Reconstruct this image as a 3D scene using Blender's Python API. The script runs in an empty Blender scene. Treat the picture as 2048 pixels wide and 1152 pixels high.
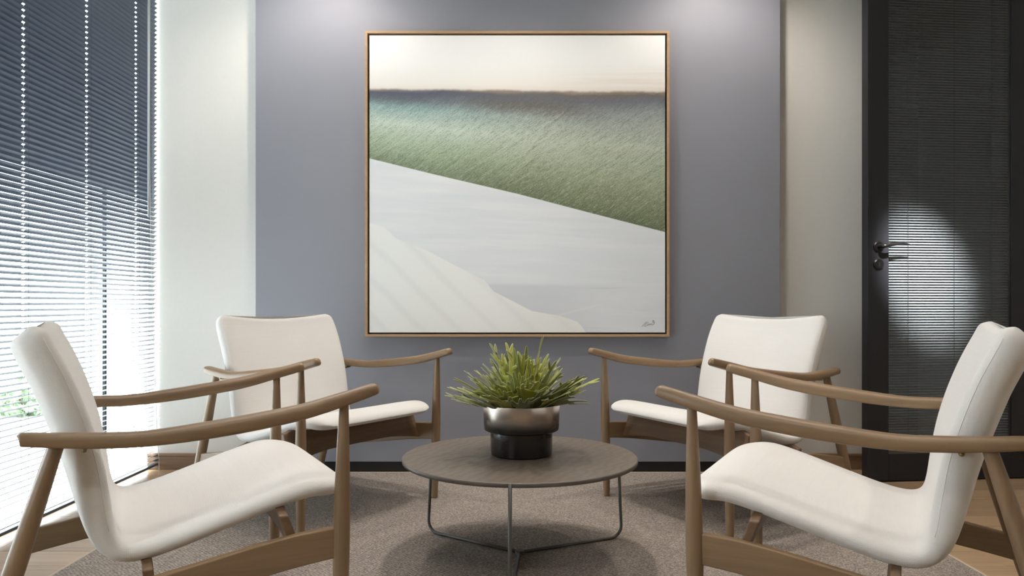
import bpy, math, random
from mathutils import Vector, Matrix
R = math.radians
PI = math.pi
random.seed(7)
scene = bpy.context.scene
col = scene.collection

# ------------------------------------------------------------------ camera
FPX, CX, CY, EYE = 1482.3, 1021.27, 609.36, 0.85
cam_d = bpy.data.cameras.new('camera')
cam = bpy.data.objects.new('camera', cam_d)
col.objects.link(cam)
cam.location = (0, 0, EYE)
cam.rotation_euler = (R(90), 0, 0)
cam_d.sensor_width = 36.0
cam_d.lens = 36.0 * FPX / 2048
cam_d.shift_x = (1024 - CX) / 2048
cam_d.shift_y = (CY - 576) / 2048
cam_d.clip_start = 0.05
scene.camera = cam

# ------------------------------------------------------------------ world, exposure
world = bpy.data.worlds.new('daylight')
scene.world = world
world.use_nodes = True
bg = world.node_tree.nodes['Background']
bg.inputs['Color'].default_value = (0.88, 0.945, 1.0, 1)
bg.inputs['Strength'].default_value = 11.5
vs = scene.view_settings
vs.view_transform = 'Standard'
vs.look = 'None'
vs.gamma = 1.0
vs.use_curve_mapping = False
vs.exposure = 0.13
scene.cycles.caustics_reflective = False

SPOT_W = 74.0
WARM = (1.0, 0.915, 0.84)

# ------------------------------------------------------------------ key dimensions
ZC = 2.75                 # ceiling
YW = 3.872                # back wall
YP = 3.785                # grey panel face
FLZ = -0.008              # floor (rug top is z = 0)
XWIN = -1.905


# ------------------------------------------------------------------ helpers
def tag(o, label=None, cat=None, group=None, kind=None):
    if label: o['label'] = label
    if cat: o['category'] = cat
    if group: o['group'] = group
    if kind: o['kind'] = kind
    return o


def empty(name, loc=(0, 0, 0), rz=0.0):
    o = bpy.data.objects.new(name, None)
    o.empty_display_size = 0.1
    col.objects.link(o)
    o.location = loc
    o.rotation_euler = (0, 0, rz)
    return o


class MB:
    """collects vertices and faces of one mesh"""
    def __init__(self):
        self.v, self.f, self.m, self.uv = [], [], [], None

    def quadgrid(self, rows, closed_u=False, closed_v=False, mat=0):
        b = len(self.v)
        nr, nc = len(rows), len(rows[0])
        for r in rows: self.v += [tuple(p) for p in r]
        for i in range(nr if closed_v else nr - 1):
            for j in range(nc if closed_u else nc - 1):
                i2, j2 = (i + 1) % nr, (j + 1) % nc
                self.f.append((b + i * nc + j, b + i * nc + j2, b + i2 * nc + j2, b + i2 * nc + j))
                self.m.append(mat)
        return b

    def loft(self, loops, cap=True, mat=0):
        b = self.quadgrid(loops, closed_u=True, mat=mat)
        n, k = len(loops[0]), len(loops)
        if cap:
            self.f.append(tuple(b + j for j in range(n))[::-1]); self.m.append(mat)
            self.f.append(tuple(b + (k - 1) * n + j for j in range(n))); self.m.append(mat)

    def box(self, x0, x1, y0, y1, z0, z1, mat=0):
        b = len(self.v)
        self.v += [(x, y, z) for z in (z0, z1) for y in (y0, y1) for x in (x0, x1)]
        for f in ((0, 2, 3, 1), (4, 5, 7, 6), (0, 1, 5, 4), (2, 6, 7, 3), (0, 4, 6, 2), (1, 3, 7, 5)):
            self.f.append(tuple(b + i for i in f)); self.m.append(mat)
        return self

    def tube(self, pts, rad, n=10, cap=True, mat=0):
        pts = [Vector(p) for p in pts]
        rads = rad if isinstance(rad, (list, tuple)) else [rad] * len(pts)
        loops = []
        ref = None
        for i, p in enumerate(pts):
            d = (pts[min(i + 1, len(pts) - 1)] - pts[max(i - 1, 0)]).normalized()
            if ref is None:
                ref = Vector((0, 0, 1)) if abs(d.z) < 0.9 else Vector((1, 0, 0))
            a = (ref - d * ref.dot(d)).normalized()
            ref = a
            c = d.cross(a)
            loops.append([p + (a * math.cos(2 * PI * k / n) + c * math.sin(2 * PI * k / n)) * rads[i] for k in range(n)])
        self.loft(loops, cap, mat)
        return self

    def lathe(self, prof, cx=0, cy=0, n=48, mat=0):
        rows = [[(cx + r * math.cos(2 * PI * k / n), cy + r * math.sin(2 * PI * k / n), z) for k in range(n)] for r, z in prof]
        self.loft(rows, True, mat)
        return self

    def mesh(self, name, mats, smooth=False):
        me = bpy.data.meshes.new(name)
        me.from_pydata(self.v, [], self.f)
        mats = mats if isinstance(mats, (list, tuple)) else [mats]
        for m in mats: me.materials.append(m)
        for p, mi in zip(me.polygons, self.m):
            p.material_index = mi
            p.use_smooth = smooth
        me.update()
        return me

    def build(self, name, mats, parent=None, smooth=False, bevel=0.0, sub=0, seg=2):
        o = bpy.data.objects.new(name, self.mesh(name, mats, smooth))
        col.objects.link(o)
        o.parent = parent
        if bevel:
            b = o.modifiers.new('bevel', 'BEVEL')
            b.width = bevel; b.segments = seg; b.limit_method = 'ANGLE'; b.angle_limit = R(40)
        if sub:
            s = o.modifiers.new('sub', 'SUBSURF'); s.levels = sub; s.render_levels = sub
        return o


def box_obj(name, x0, x1, y0, y1, z0, z1, mat, parent=None, bevel=0.0):
    """box whose origin is at its base centre (or in its parent's frame)"""
    if parent is None:
        cx, cy = (x0 + x1) / 2, (y0 + y1) / 2
        o = MB().box(x0 - cx, x1 - cx, y0 - cy, y1 - cy, 0, z1 - z0).build(name, mat, None, bevel=bevel)
        o.location = (cx, cy, z0)
        return o
    return MB().box(x0, x1, y0, y1, z0, z1).build(name, mat, parent, bevel=bevel)


def share(src, name, parent=None, loc=None):
    o = bpy.data.objects.new(name, src.data)
    col.objects.link(o)
    o.parent = parent
    for md in src.modifiers:
        n = o.modifiers.new(md.name, md.type)
        for a in ('width', 'segments', 'limit_method', 'angle_limit', 'levels', 'render_levels', 'thickness', 'offset'):
            if hasattr(md, a):
                try: setattr(n, a, getattr(md, a))
                except Exception: pass
    if loc: o.location = loc
    return o


def copy_tree(o, parent=None):
    c = o.copy()
    col.objects.link(c)
    c.parent = parent
    for ch in o.children: copy_tree(ch, c)
    return c


def catmull(pts, n):
    """sample a Catmull-Rom curve through tuples, n samples per span"""
    out = []
    P = [pts[0]] + list(pts) + [pts[-1]]
    for i in range(1, len(P) - 2):
        for k in range(n):
            t = k / n
            out.append(tuple(0.5 * (2 * b + (c - a) * t + (2 * a - 5 * b + 4 * c - d) * t * t + (3 * b - a - 3 * c + d) * t ** 3)
                             for a, b, c, d in zip(P[i - 1], P[i], P[i + 1], P[i + 2])))
    out.append(tuple(pts[-1]))
    return out


# ------------------------------------------------------------------ materials
class NT:
    def __init__(self, name):
        self.mat = bpy.data.materials.new(name)
        self.mat.use_nodes = True
        self.t = self.mat.node_tree
        self.bsdf = self.t.nodes['Principled BSDF']

    def n(self, typ, **kw):
        nd = self.t.nodes.new(typ)
        for k, v in kw.items(): setattr(nd, k, v)
        return nd

    def link(self, a, b): self.t.links.new(a, b)

    def put(self, sock, v):
        if hasattr(v, 'is_linked') or isinstance(v, bpy.types.NodeSocket): self.t.links.new(v, sock)
        else: sock.default_value = v

    def m(self, op, a, b=0.0, c=0.0, clamp=False):
        nd = self.n('ShaderNodeMath', operation=op, use_clamp=clamp)
        for s, v in zip(nd.inputs, (a, b, c)): self.put(s, v)
        return nd.outputs[0]

    def ss(self, x, a, b):
        nd = self.n('ShaderNodeMapRange', interpolation_type='SMOOTHSTEP')
        for s, v in zip(nd.inputs[:5], (x, a, b, 0.0, 1.0)): self.put(s, v)
        return nd.outputs[0]

    def mix(self, fac, a, b, blend='MIX'):
        nd = self.n('ShaderNodeMix', data_type='RGBA', blend_type=blend)
        self.put(nd.inputs['Factor'], fac)
        for s, v in ((nd.inputs[6], a), (nd.inputs[7], b)):
            self.put(s, v if not isinstance(v, tuple) else (v + (1,) if len(v) == 3 else v))
        return nd.outputs[2]

    def ramp(self, fac, stops):
        nd = self.n('ShaderNodeValToRGB')
        el = nd.color_ramp.elements
        while len(el) < len(stops): el.new(0.5)
        for e, (p, c) in zip(el, stops):
            e.position = p; e.color = c + (1,)
        self.put(nd.inputs[0], fac)
        return nd.outputs[0]

    def coord(self, which='Object', scale=(1, 1, 1), rot=(0, 0, 0), loc=(0, 0, 0)):
        tc = self.n('ShaderNodeTexCoord')
        mp = self.n('ShaderNodeMapping')
        mp.inputs['Scale'].default_value = scale
        mp.inputs['Rotation'].default_value = rot
        mp.inputs['Location'].default_value = loc
        if any(rot):                                   # turn first, then stretch
            mr = self.n('ShaderNodeMapping')
            mr.inputs['Rotation'].default_value = rot
            mp.inputs['Rotation'].default_value = (0, 0, 0)
            self.link(tc.outputs[which], mr.inputs['Vector'])
            self.link(mr.outputs[0], mp.inputs['Vector'])
        else:
            self.link(tc.outputs[which], mp.inputs['Vector'])
        return mp.outputs[0]

    def noise(self, vec, scale, detail=3.0, rough=0.5, dist=0.0, out=0):
        nd = self.n('ShaderNodeTexNoise')
        self.put(nd.inputs['Vector'], vec)
        nd.inputs['Scale'].default_value = scale
        nd.inputs['Detail'].default_value = detail
        nd.inputs['Roughness'].default_value = rough
        nd.inputs['Distortion'].default_value = dist
        return nd.outputs[out]

    def bump(self, height, strength, dist=0.001):
        nd = self.n('ShaderNodeBump')
        nd.inputs['Strength'].default_value = strength
        nd.inputs['Distance'].default_value = dist
        self.put(nd.inputs['Height'], height)
        self.link(nd.outputs[0], self.bsdf.inputs['Normal'])

    def set(self, **kw):
        for k, v in kw.items():
            s = self.bsdf.inputs[k.replace('_', ' ')]
            self.put(s, v + (1,) if isinstance(v, tuple) and len(v) == 3 and s.type == 'RGBA' else v)
        return self


def plain(name, c, rough=0.5, metal=0.0, var=0.06, scale=30.0, bump=0.0):
    t = NT(name)
    nz = t.noise(t.coord(), scale, 3)
    lo = tuple(x * (1 - var) for x in c); hi = tuple(min(1, x * (1 + var)) for x in c)
    t.set(Base_Color=t.mix(nz, lo, hi), Roughness=rough, Metallic=metal)
    if bump: t.bump(nz, bump, 0.001)
    return t.mat


def wood(name, c1, c2, axis='X', rough=0.42, scale=1.0, rnd=0.0):
    t = NT(name)
    s = {'X': (1.2, 26, 26), 'Y': (26, 1.2, 26), 'Z': (26, 26, 1.2)}[axis]
    v = t.coord('Object', tuple(k * scale for k in s))
    if rnd:
        oi = t.n('ShaderNodeObjectInfo')
        off = t.n('ShaderNodeVectorMath', operation='ADD')
        t.link(v, off.inputs[0])
        cb = t.n('ShaderNodeCombineXYZ')
        t.put(cb.inputs[0], t.m('MULTIPLY', oi.outputs['Random'], 31.0))
        t.put(cb.inputs[1], t.m('MULTIPLY', oi.outputs['Random'], 77.0))
        t.link(cb.outputs[0], off.inputs[1])
        v = off.outputs[0]
    a = t.noise(v, 1.0, 5, 0.6, 0.6)
    b = t.noise(v, 5.0, 3, 0.6)
    g = t.m('ADD', t.m('MULTIPLY', a, 0.75), t.m('MULTIPLY', b, 0.25))
    c = t.ramp(g, [(0.30, c2), (0.52, tuple((p + q) / 2 for p, q in zip(c1, c2))), (0.70, c1)])
    if rnd:
        k = t.m('ADD', 1.0 - rnd, t.m('MULTIPLY', oi.outputs['Random'], 2 * rnd))
        cb2 = t.n('ShaderNodeCombineColor')
        for i in range(3): t.put(cb2.inputs[i], k)
        c = t.mix(1.0, c, cb2.outputs[0], 'MULTIPLY')
    t.set(Base_Color=c, Roughness=rough)
    t.bump(g, 0.12, 0.001)
    return t.mat


def fabric(name, c):
    t = NT(name)
    wx = t.n('ShaderNodeTexWave', wave_type='BANDS', bands_direction='Y')
    wy = t.n('ShaderNodeTexWave', wave_type='BANDS', bands_direction='Z')
    wz = t.n('ShaderNodeTexWave', wave_type='BANDS', bands_direction='X')
    v = t.coord()
    for w in (wx, wy, wz):
        t.link(v, w.inputs['Vector'])
        w.inputs['Scale'].default_value = 170
        w.inputs['Distortion'].default_value = 1.5
        w.inputs['Detail'].default_value = 2
    h = t.m('ADD', t.m('ADD', wx.outputs[1], wy.outputs[1]), wz.outputs[1])
    slub = t.noise(t.coord('Object', (40, 6, 300)), 1.0, 3)
    big = t.noise(v, 9, 2)
    f = t.m('ADD', t.m('MULTIPLY', slub, 0.6), t.m('MULTIPLY', big, 0.4))
    t.set(Base_Color=t.mix(f, tuple(x * 0.93 for x in c), tuple(min(1, x * 1.05) for x in c)), Roughness=0.9)
    t.bsdf.inputs['Sheen Weight'].default_value = 0.25
    t.bump(h, 0.22, 0.0008)
    return t.mat


M = {}
M['fabric'] = fabric('cream_linen', (0.755, 0.733, 0.703))
M['seam'] = plain('seam_thread', (0.755, 0.733, 0.703), 0.9)
M['oak'] = wood('oak_along', (0.315, 0.207, 0.116), (0.192, 0.121, 0.064), 'X', 0.40)
M['oak_up'] = wood('oak_upright', (0.315, 0.207, 0.116), (0.192, 0.121, 0.064), 'Z', 0.40)
M['oak_side'] = wood('oak_across', (0.205, 0.122, 0.066), (0.115, 0.066, 0.034), 'Y', 0.45)
M['oak_frame'] = wood('oak_picture_frame', (0.47, 0.31, 0.18), (0.36, 0.225, 0.12), 'X', 0.45)
M['floor'] = wood('floor_oak', (0.57, 0.405, 0.25), (0.36, 0.235, 0.13), 'X', 0.33, 0.8, 0.16)
M['slab'] = plain('floor_slab_board', (0.22, 0.14, 0.08), 0.6)
M['skirting'] = wood('skirting_wood', (0.30, 0.19, 0.115), (0.21, 0.125, 0.07), 'X', 0.4)
M['white_wall'] = plain('white_wall_paint', (0.755, 0.735, 0.69), 0.85, 0, 0.02, 60, 0.03)
M['ceiling'] = plain('ceiling_paint', (0.80, 0.79, 0.77), 0.9, 0, 0.02)
M['grey_panel'] = plain('blue_grey_panel_laminate', (0.258, 0.261, 0.296), 0.55, 0, 0.02, 5)
M['black'] = plain('black_lacquer', (0.012, 0.012, 0.013), 0.35)
M['door_black'] = plain('black_door_paint', (0.011, 0.012, 0.016), 0.38)
M['black_metal'] = plain('black_metal', (0.014, 0.014, 0.015), 0.3, 0.6)
M['rod'] = plain('taupe_painted_steel', (0.115, 0.108, 0.10), 0.4, 0.35)
M['brass'] = plain('dull_brass_screw', (0.30, 0.25, 0.14), 0.4, 1.0)
M['slat'] = plain('grey_aluminium_slat', (0.066, 0.082, 0.112), 0.30, 0.0)
M['cord'] = plain('pale_cord', (0.60, 0.61, 0.62), 0.8)
M['wand'] = plain('grey_plastic_wand', (0.62, 0.63, 0.65), 0.3)
M['door_slat'] = plain('dark_aluminium_door_slat', (0.30, 0.315, 0.34), 0.33, 0.5)
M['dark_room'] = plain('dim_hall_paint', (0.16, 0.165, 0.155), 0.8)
M['blue_cab'] = plain('blue_grey_cabinet', (0.12, 0.16, 0.22), 0.5)
M['pave'] = plain('pale_paving', (0.60, 0.60, 0.57), 0.9, 0, 0.1, 3)
M['shrub'] = plain('shrub_leaf', (0.30, 0.42, 0.24), 0.6, 0, 0.3, 9)
M['soil'] = plain('dark_soil', (0.03, 0.022, 0.015), 0.95, 0, 0.4, 90, 0.6)


def glass(name, tint, gloss):
    t = NT(name)
    nt = t.t
    out = nt.nodes['Material Output']
    tr = t.n('ShaderNodeBsdfTransparent'); tr.inputs[0].default_value = tint + (1,)
    gl = t.n('ShaderNodeBsdfGlossy'); gl.inputs['Roughness'].default_value = 0.01
    lw = t.n('ShaderNodeLayerWeight'); lw.inputs['Blend'].default_value = 0.5
    fac = t.m('ADD', gloss, t.m('MULTIPLY', t.m('POWER', lw.outputs['Facing'], 5.0), 0.8), clamp=True)
    mx = t.n('ShaderNodeMixShader')
    t.link(fac, mx.inputs[0]); t.link(tr.outputs[0], mx.inputs[1]); t.link(gl.outputs[0], mx.inputs[2])
    t.link(mx.outputs[0], out.inputs[0])
    return t.mat


M['glass'] = glass('clear_window_glass', (0.95, 0.97, 0.97), 0.03)
M['door_glass'] = glass('door_glass_pane', (0.86, 0.89, 0.90), 0.05)


def rug_mat():
    t = NT('mottled_taupe_rug_weave')
    v = t.coord()
    a = t.noise(t.coord('Object', (190, 120, 70), (0, 0, R(38))), 1.0, 4, 0.75)
    b = t.noise(t.coord('Object', (110, 200, 70), (0, 0, R(-31))), 1.3, 4, 0.75)
    w = t.n('ShaderNodeTexWave', wave_type='BANDS', bands_direction='DIAGONAL')
    t.link(v, w.inputs['Vector'])
    w.inputs['Scale'].default_value = 42; w.inputs['Distortion'].default_value = 5; w.inputs['Detail'].default_value = 3
    big = t.noise(v, 2.2, 2)
    f = t.m('ADD', t.m('MULTIPLY', t.m('ADD', a, b), 0.47), t.m('MULTIPLY', w.outputs[1], 0.06))
    c = t.ramp(f, [(0.38, (0.095, 0.079, 0.068)), (0.50, (0.30, 0.252, 0.216)), (0.63, (0.64, 0.555, 0.485))])
    c = t.mix(t.m('MULTIPLY', big, 0.2), c, (0.25, 0.21, 0.18))
    t.set(Base_Color=c, Roughness=0.95)
    t.bump(f, 0.8, 0.004)
    return t.mat


M['rug'] = rug_mat()
M['binding'] = plain('cream_rug_binding', (0.56, 0.46, 0.36), 0.9, 0, 0.1, 200, 0.3)


def tabletop_mat():
    t = NT('brown_textured_veneer')
    v = t.coord('Object', (1, 1, 1), (0, 0, R(24)))
    w = t.n('ShaderNodeTexWave', wave_type='BANDS', bands_direction='X')
    t.link(v, w.inputs['Vector'])
    w.inputs['Scale'].default_value = 9; w.inputs['Distortion'].default_value = 7.0
    w.inputs['Detail'].default_value = 2; w.inputs['Detail Scale'].default_value = 1.6
    n = t.noise(t.coord('Object', (4, 60, 10), (0, 0, R(24))), 1, 4)
    f = t.m('ADD', t.m('MULTIPLY', w.outputs[1], 0.4), t.m('MULTIPLY', n, 0.6))
    t.set(Base_Color=t.ramp(f, [(0.2, (0.125, 0.099, 0.076)), (0.8, (0.172, 0.138, 0.108))]), Roughness=0.42)
    t.bump(w.outputs[1], 0.25, 0.002)
    return t.mat


M['tabletop'] = tabletop_mat()
M['table_rim'] = plain('taupe_table_rim', (0.125, 0.108, 0.092), 0.45)


def pot_mat():
    t = NT('brushed_metal_fading_to_black')
    tc = t.n('ShaderNodeTexCoord')
    sp = t.n('ShaderNodeSeparateXYZ')
    t.link(tc.outputs['Object'], sp.inputs[0])
    z = sp.outputs[2]
    f = t.ss(t.m('ADD', z, t.m('MULTIPLY', t.noise(t.coord('Object', (3, 3, 1)), 2, 2), 0.01)), 0.100, 0.165)
    br = t.noise(t.coord('Object', (1, 1, 500)), 1.0, 3)
    c = t.mix(f, (0.012, 0.011, 0.011), (0.60, 0.54, 0.49))
    c = t.mix(t.m('MULTIPLY', br, 0.25), c, (0.1, 0.085, 0.075))
    t.set(Base_Color=c, Metallic=t.m('ADD', 0.35, t.m('MULTIPLY', f, 0.65)), Roughness=t.m('ADD', 0.15, t.m('MULTIPLY', f, 0.10)))
    t.bump(br, 0.05, 0.0004)
    t.bsdf.inputs['Anisotropic'].default_value = 0.75
    tg = t.n('ShaderNodeTangent', direction_type='RADIAL', axis='Z')
    t.link(tg.outputs[0], t.bsdf.inputs['Tangent'])
    return t.mat


M['pot'] = pot_mat()


def leaf_mat(name, lo, hi):
    t = NT(name)
    oi = t.n('ShaderNodeObjectInfo')
    n = t.noise(t.coord('Object', (30, 12, 30)), 1, 3)
    c = t.mix(oi.outputs['Random'], lo, hi)
    c = t.mix(t.m('MULTIPLY', n, 0.35), c, tuple(x * 0.55 for x in lo))
    t.set(Base_Color=c, Roughness=0.5)
    t.bsdf.inputs['Subsurface Weight'].default_value = 0.0
    return t.mat


M['leaf'] = leaf_mat('antler_leaf_green', (0.17, 0.20, 0.095), (0.40, 0.40, 0.025))
M['leaf_edge'] = leaf_mat('antler_leaf_pale_margin', (0.36, 0.40, 0.24), (0.50, 0.52, 0.20))


# ------------------------------------------------------------------ painting
def painting_mat():
    t = NT('dune_and_sea_painting')
    tc = t.n('ShaderNodeTexCoord')
    sp = t.n('ShaderNodeSeparateXYZ')
    t.link(tc.outputs['UV'], sp.inputs[0])
    u = sp.outputs[0]
    d = t.m('SUBTRACT', 1.0, sp.outputs[1])           # distance from the top, 0..1

    def vec(su, sv, rot=0.0):
        return t.coord('UV', (su, sv, 1), (0, 0, rot))

    def curve(pts):
        nd = t.n('ShaderNodeFloatCurve')
        cm = nd.mapping
        c = cm.curves[0]
        while len(c.points) < len(pts): c.points.new(0.5, 0.5)
        for p, (x, y) in zip(c.points, pts): p.location = (x, y); p.handle_type = 'VECTOR'
        cm.update()
        t.put(nd.inputs['Value'], u)
        return nd.outputs[0]

    # the sky
    streak = t.noise(vec(2.0, 60), 1.0, 4, 0.6)
    sky = t.ramp(d, [(0.0, (0.77, 0.775, 0.76)), (0.10, (0.74, 0.74, 0.725)), (0.165, (0.71, 0.69, 0.645)), (0.20, (0.60, 0.53, 0.46))])
    warm = t.m('MULTIPLY', t.ss(u, 0.35, 1.0), t.m('MULTIPLY', t.ss(d, 0.08, 0.16), t.ss(streak, 0.35, 0.7)))
    sky = t.mix(t.m('MULTIPLY', warm, 0.55), sky, (0.62, 0.53, 0.45))
    # the sea: dark band under the horizon, pale light, olive towards the dune
    horizon = t.m('ADD', 0.181, t.m('MULTIPLY', u, 0.010))
    hz = t.m('ADD', horizon, t.m('MULTIPLY', t.m('SUBTRACT', t.noise(vec(9, 3), 1.0, 4, 0.7), 0.5), 0.016))
    edge = curve([(0, 0.414), (0.22, 0.468), (0.5, 0.533), (0.75, 0.598), (1, 0.662)])
    s = t.m('DIVIDE', t.m('SUBTRACT', d, horizon), t.m('SUBTRACT', edge, horizon))   # 0 horizon .. 1 dune
    blot = t.noise(vec(2.6, 9, R(10)), 1.0, 3, 0.6)
    s2 = t.m('ADD', s, t.m('MULTIPLY', t.m('SUBTRACT', blot, 0.5), 0.16))
    left = t.ramp(s2, [(0.0, (0.20, 0.18, 0.18)), (0.045, (0.045, 0.052, 0.105)), (0.13, (0.07, 0.09, 0.12)), (0.25, (0.22, 0.36, 0.36)),
                       (0.46, (0.52, 0.62, 0.53)), (0.72, (0.33, 0.43, 0.28)), (1.0, (0.165, 0.215, 0.115))])
    right = t.ramp(s2, [(0.0, (0.27, 0.21, 0.18)), (0.03, (0.10, 0.085, 0.075)), (0.075, (0.10, 0.105, 0.14)), (0.17, (0.24, 0.265, 0.265)),
                        (0.42, (0.41, 0.46, 0.36)), (0.66, (0.31, 0.355, 0.23)), (0.86, (0.19, 0.225, 0.115)), (1.0, (0.10, 0.13, 0.05))])
    sea = t.mix(t.ss(u, 0.05, 0.75), left, right)
    sea = t.mix(0.10, sea, (0.33, 0.34, 0.31))
    dark = t.m('MULTIPLY', t.m('MULTIPLY', t.ss(u, 0.25, 0.5), t.m('SUBTRACT', 1.0, t.ss(u, 0.6, 0.85))), t.m('MULTIPLY', t.ss(s2, 0.04, 0.12), t.m('SUBTRACT', 1.0, t.ss(s2, 0.14, 0.28))))
    sea = t.mix(t.m('MULTIPLY', dark, 0.75), sea, (0.10, 0.09, 0.075))
    # brushed hairs, running up to the right
    n1 = t.noise(vec(11, 120, R(-34)), 1.0, 5, 0.7, 1.5)
    n2 = t.noise(vec(70, 330, R(-38)), 1.0, 3, 0.65, 0.6)
    n3 = t.noise(vec(210, 330), 1.0, 2, 0.6)
    hair = t.m('ADD', t.m('ADD', t.m('MULTIPLY', n1, 0.37), t.m('MULTIPLY', n2, 0.33)), t.m('MULTIPLY', n3, 0.30))
    amp = t.ss(s2, 0.02, 0.32)
    sea = t.mix(t.m('MULTIPLY', t.m('MULTIPLY', t.ss(hair, 0.48, 0.68), 0.55), amp), sea, (0.66, 0.69, 0.60))
    sea = t.mix(t.m('MULTIPLY', t.m('SUBTRACT', 1.0, t.ss(hair, 0.36, 0.52)), 0.68), sea, (0.075, 0.085, 0.065))
    brown = t.m('MULTIPLY', t.m('SUBTRACT', 1.0, t.ss(t.m('ABSOLUTE', t.m('SUBTRACT', s, 0.005)), 0.0, 0.03)), t.ss(t.noise(vec(5, 2), 1.0, 3), 0.42, 0.6))
    sea = t.mix(t.m('MULTIPLY', brown, 0.7), sea, (0.23, 0.17, 0.125))
    # far dune
    soft = t.noise(vec(2.2, 26, R(3)), 1.0, 4, 0.55)
    dune = t.mix(t.ss(soft, 0.35, 0.75), (0.69, 0.715, 0.74), (0.765, 0.775, 0.785))
    dune = t.mix(t.m('MULTIPLY', t.m('MULTIPLY', t.ss(u, 0.0, 0.25), t.ss(d, 0.62, 0.9)), 0.30), dune, (0.62, 0.645, 0.67))
    hollow = t.m('MULTIPLY', t.ss(d, t.m('ADD', 0.828, t.m('MULTIPLY', u, 0.004)), t.m('ADD', 0.842, t.m('MULTIPLY', u, 0.012))),
                 t.m('SUBTRACT', 1.0, t.ss(u, 0.55, 0.92)))
    dune = t.mix(t.m('MULTIPLY', hollow, 0.45), dune, (0.47, 0.49, 0.52))
    ln = t.noise(vec(3.0, 95), 1.0, 3, 0.6)
    dune = t.mix(t.m('MULTIPLY', t.m('MULTIPLY', t.ss(ln, 0.60, 0.74), t.ss(d, 0.72, 0.84)), 0.35), dune, (0.42, 0.42, 0.42))
    # crest running up to the right in the hollow
    cr = t.m('ABSOLUTE', t.m('SUBTRACT', d, t.m('SUBTRACT', 1.105, t.m('MULTIPLY', u, 0.255))))
    crm = t.m('MULTIPLY', t.m('SUBTRACT', 1.0, t.ss(cr, 0.0, 0.006)), t.m('MULTIPLY', t.ss(u, 0.60, 0.66), t.m('SUBTRACT', 1.0, t.ss(u, 0.74, 0.83))))
    dune = t.mix(t.m('MULTIPLY', crm, 0.6), dune, (0.74, 0.72, 0.70))
    # near dune with soft ripples
    e2 = curve([(0, 0.632), (0.05, 0.645), (0.09, 0.683), (0.2, 0.727), (0.3, 0.78), (0.39, 0.825), (0.42, 0.862), (0.55, 0.928), (0.64, 0.943), (0.70, 0.962), (0.76, 1.0), (1.0, 1.0)])
    e2 = t.m('ADD', e2, t.m('MULTIPLY', t.ss(u, 0.70, 0.78), 0.05))
    rp = t.n('ShaderNodeTexWave', wave_type='BANDS', bands_direction='X')
    t.link(vec(1, 1, R(-46)), rp.inputs['Vector'])
    rp.inputs['Scale'].default_value = 3.6; rp.inputs['Distortion'].default_value = 1.0; rp.inputs['Detail'].default_value = 2
    near = t.mix(t.m('MULTIPLY', t.m('POWER', rp.outputs[1], 5.0), 0.35), (0.80, 0.81, 0.79), (0.68, 0.69, 0.685))
    near = t.mix(t.m('MULTIPLY', t.ss(t.m('ADD', u, d), 1.2, 1.7), 0.35), near, (0.72, 0.69, 0.63))
    c = t.mix(t.ss(d, t.m('SUBTRACT', hz, 0.006), t.m('ADD', hz, 0.005)), sky, sea)
    c = t.mix(t.ss(d, t.m('SUBTRACT', edge, 0.0012), t.m('ADD', edge, 0.0012)), c, dune)
    c = t.mix(t.ss(d, t.m('SUBTRACT', e2, 0.0018), t.m('ADD', e2, 0.0018)), c, near)
    t.set(Base_Color=c, Roughness=0.55)
    return t.mat


M['painting'] = painting_mat()

# ================================================================== THE SETTING
XR, YB = 3.45, -3.0
floor = MB().box(-1.99, XR, YB, YW + 0.06, -0.10, FLZ - 0.012).build('floor', M['slab'])
tag(floor, 'wooden plank floor of pale oak boards around the rug', 'floor', kind='structure')
pw, pl = 0.142, 1.30
plank0 = MB().box(-pl / 2 + 0.0006, pl / 2 - 0.0006, -pw / 2 + 0.0006, pw / 2 - 0.0006, 0, 0.012).build('plank', M['floor'], floor, bevel=0.0012, seg=1)
first = True
yy = YW - 0.015 - pw / 2
row = 0
while yy > -1.3:
    off = (row * 0.47) % 1.3
    x = -1.94 - off + pl / 2
    while x - pl / 2 < XR:
        x0, x1 = max(x - pl / 2, -1.985), min(x + pl / 2, XR)
        if x1 - x0 > 0.05:
            o = plank0 if first else share(plank0, 'plank', floor)
            first = False
            o.location = ((x0 + x1) / 2, yy, FLZ - 0.012)
            o.scale = ((x1 - x0) / pl, 1, 1)
        x += pl
    yy -= pw
    row += 1

ceiling = box_obj('ceiling', -2.05, XR + 0.1, YB - 0.1, YW + 0.1, ZC, ZC + 0.1, M['ceiling'])
tag(ceiling, 'plain white ceiling over the seating area', 'ceiling', kind='structure')
DX0, DX1, YD = 1.93, 2.62, 3.69
wb = MB()
wb.box(-1.893, DX0, YW, YW + 0.10, -0.1, ZC)
wb.box(DX0, XR + 0.1, YW, YW + 0.10, 2.64, ZC)
wb.box(DX1, XR + 0.1, YD, YW + 0.10, -0.1, ZC)
wall_back = tag(wb.build('wall_back', M['white_wall']), 'off-white painted wall either side of the grey panel', 'wall', kind='structure')
wl = MB()
wl.box(-2.05, -1.985, YB, -0.30, -0.1, ZC)
wl.box(-2.05, -1.985, 0.42, 1.15, -0.1, ZC)
wl.box(-2.05, -1.985, -0.30, 0.42, 1.90, ZC)
wl.box(-2.05, -1.985, -0.30, 0.42, -0.1, 0.50)
wl.box(-2.05, -1.985, 1.15, 4.70, 2.64, ZC)
wl.box(-2.05, -1.985, 4.60, 4.70, -0.1, 2.64)
tag(wl.build('wall_left', M['white_wall']), 'white window wall framing the tall blind', 'wall', kind='structure')
tag(box_obj('wall_front', -2.05, XR + 0.1, YB - 0.1, YB, -0.1, ZC, M['white_wall']), 'white wall behind the camera', 'wall', kind='structure')
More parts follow.
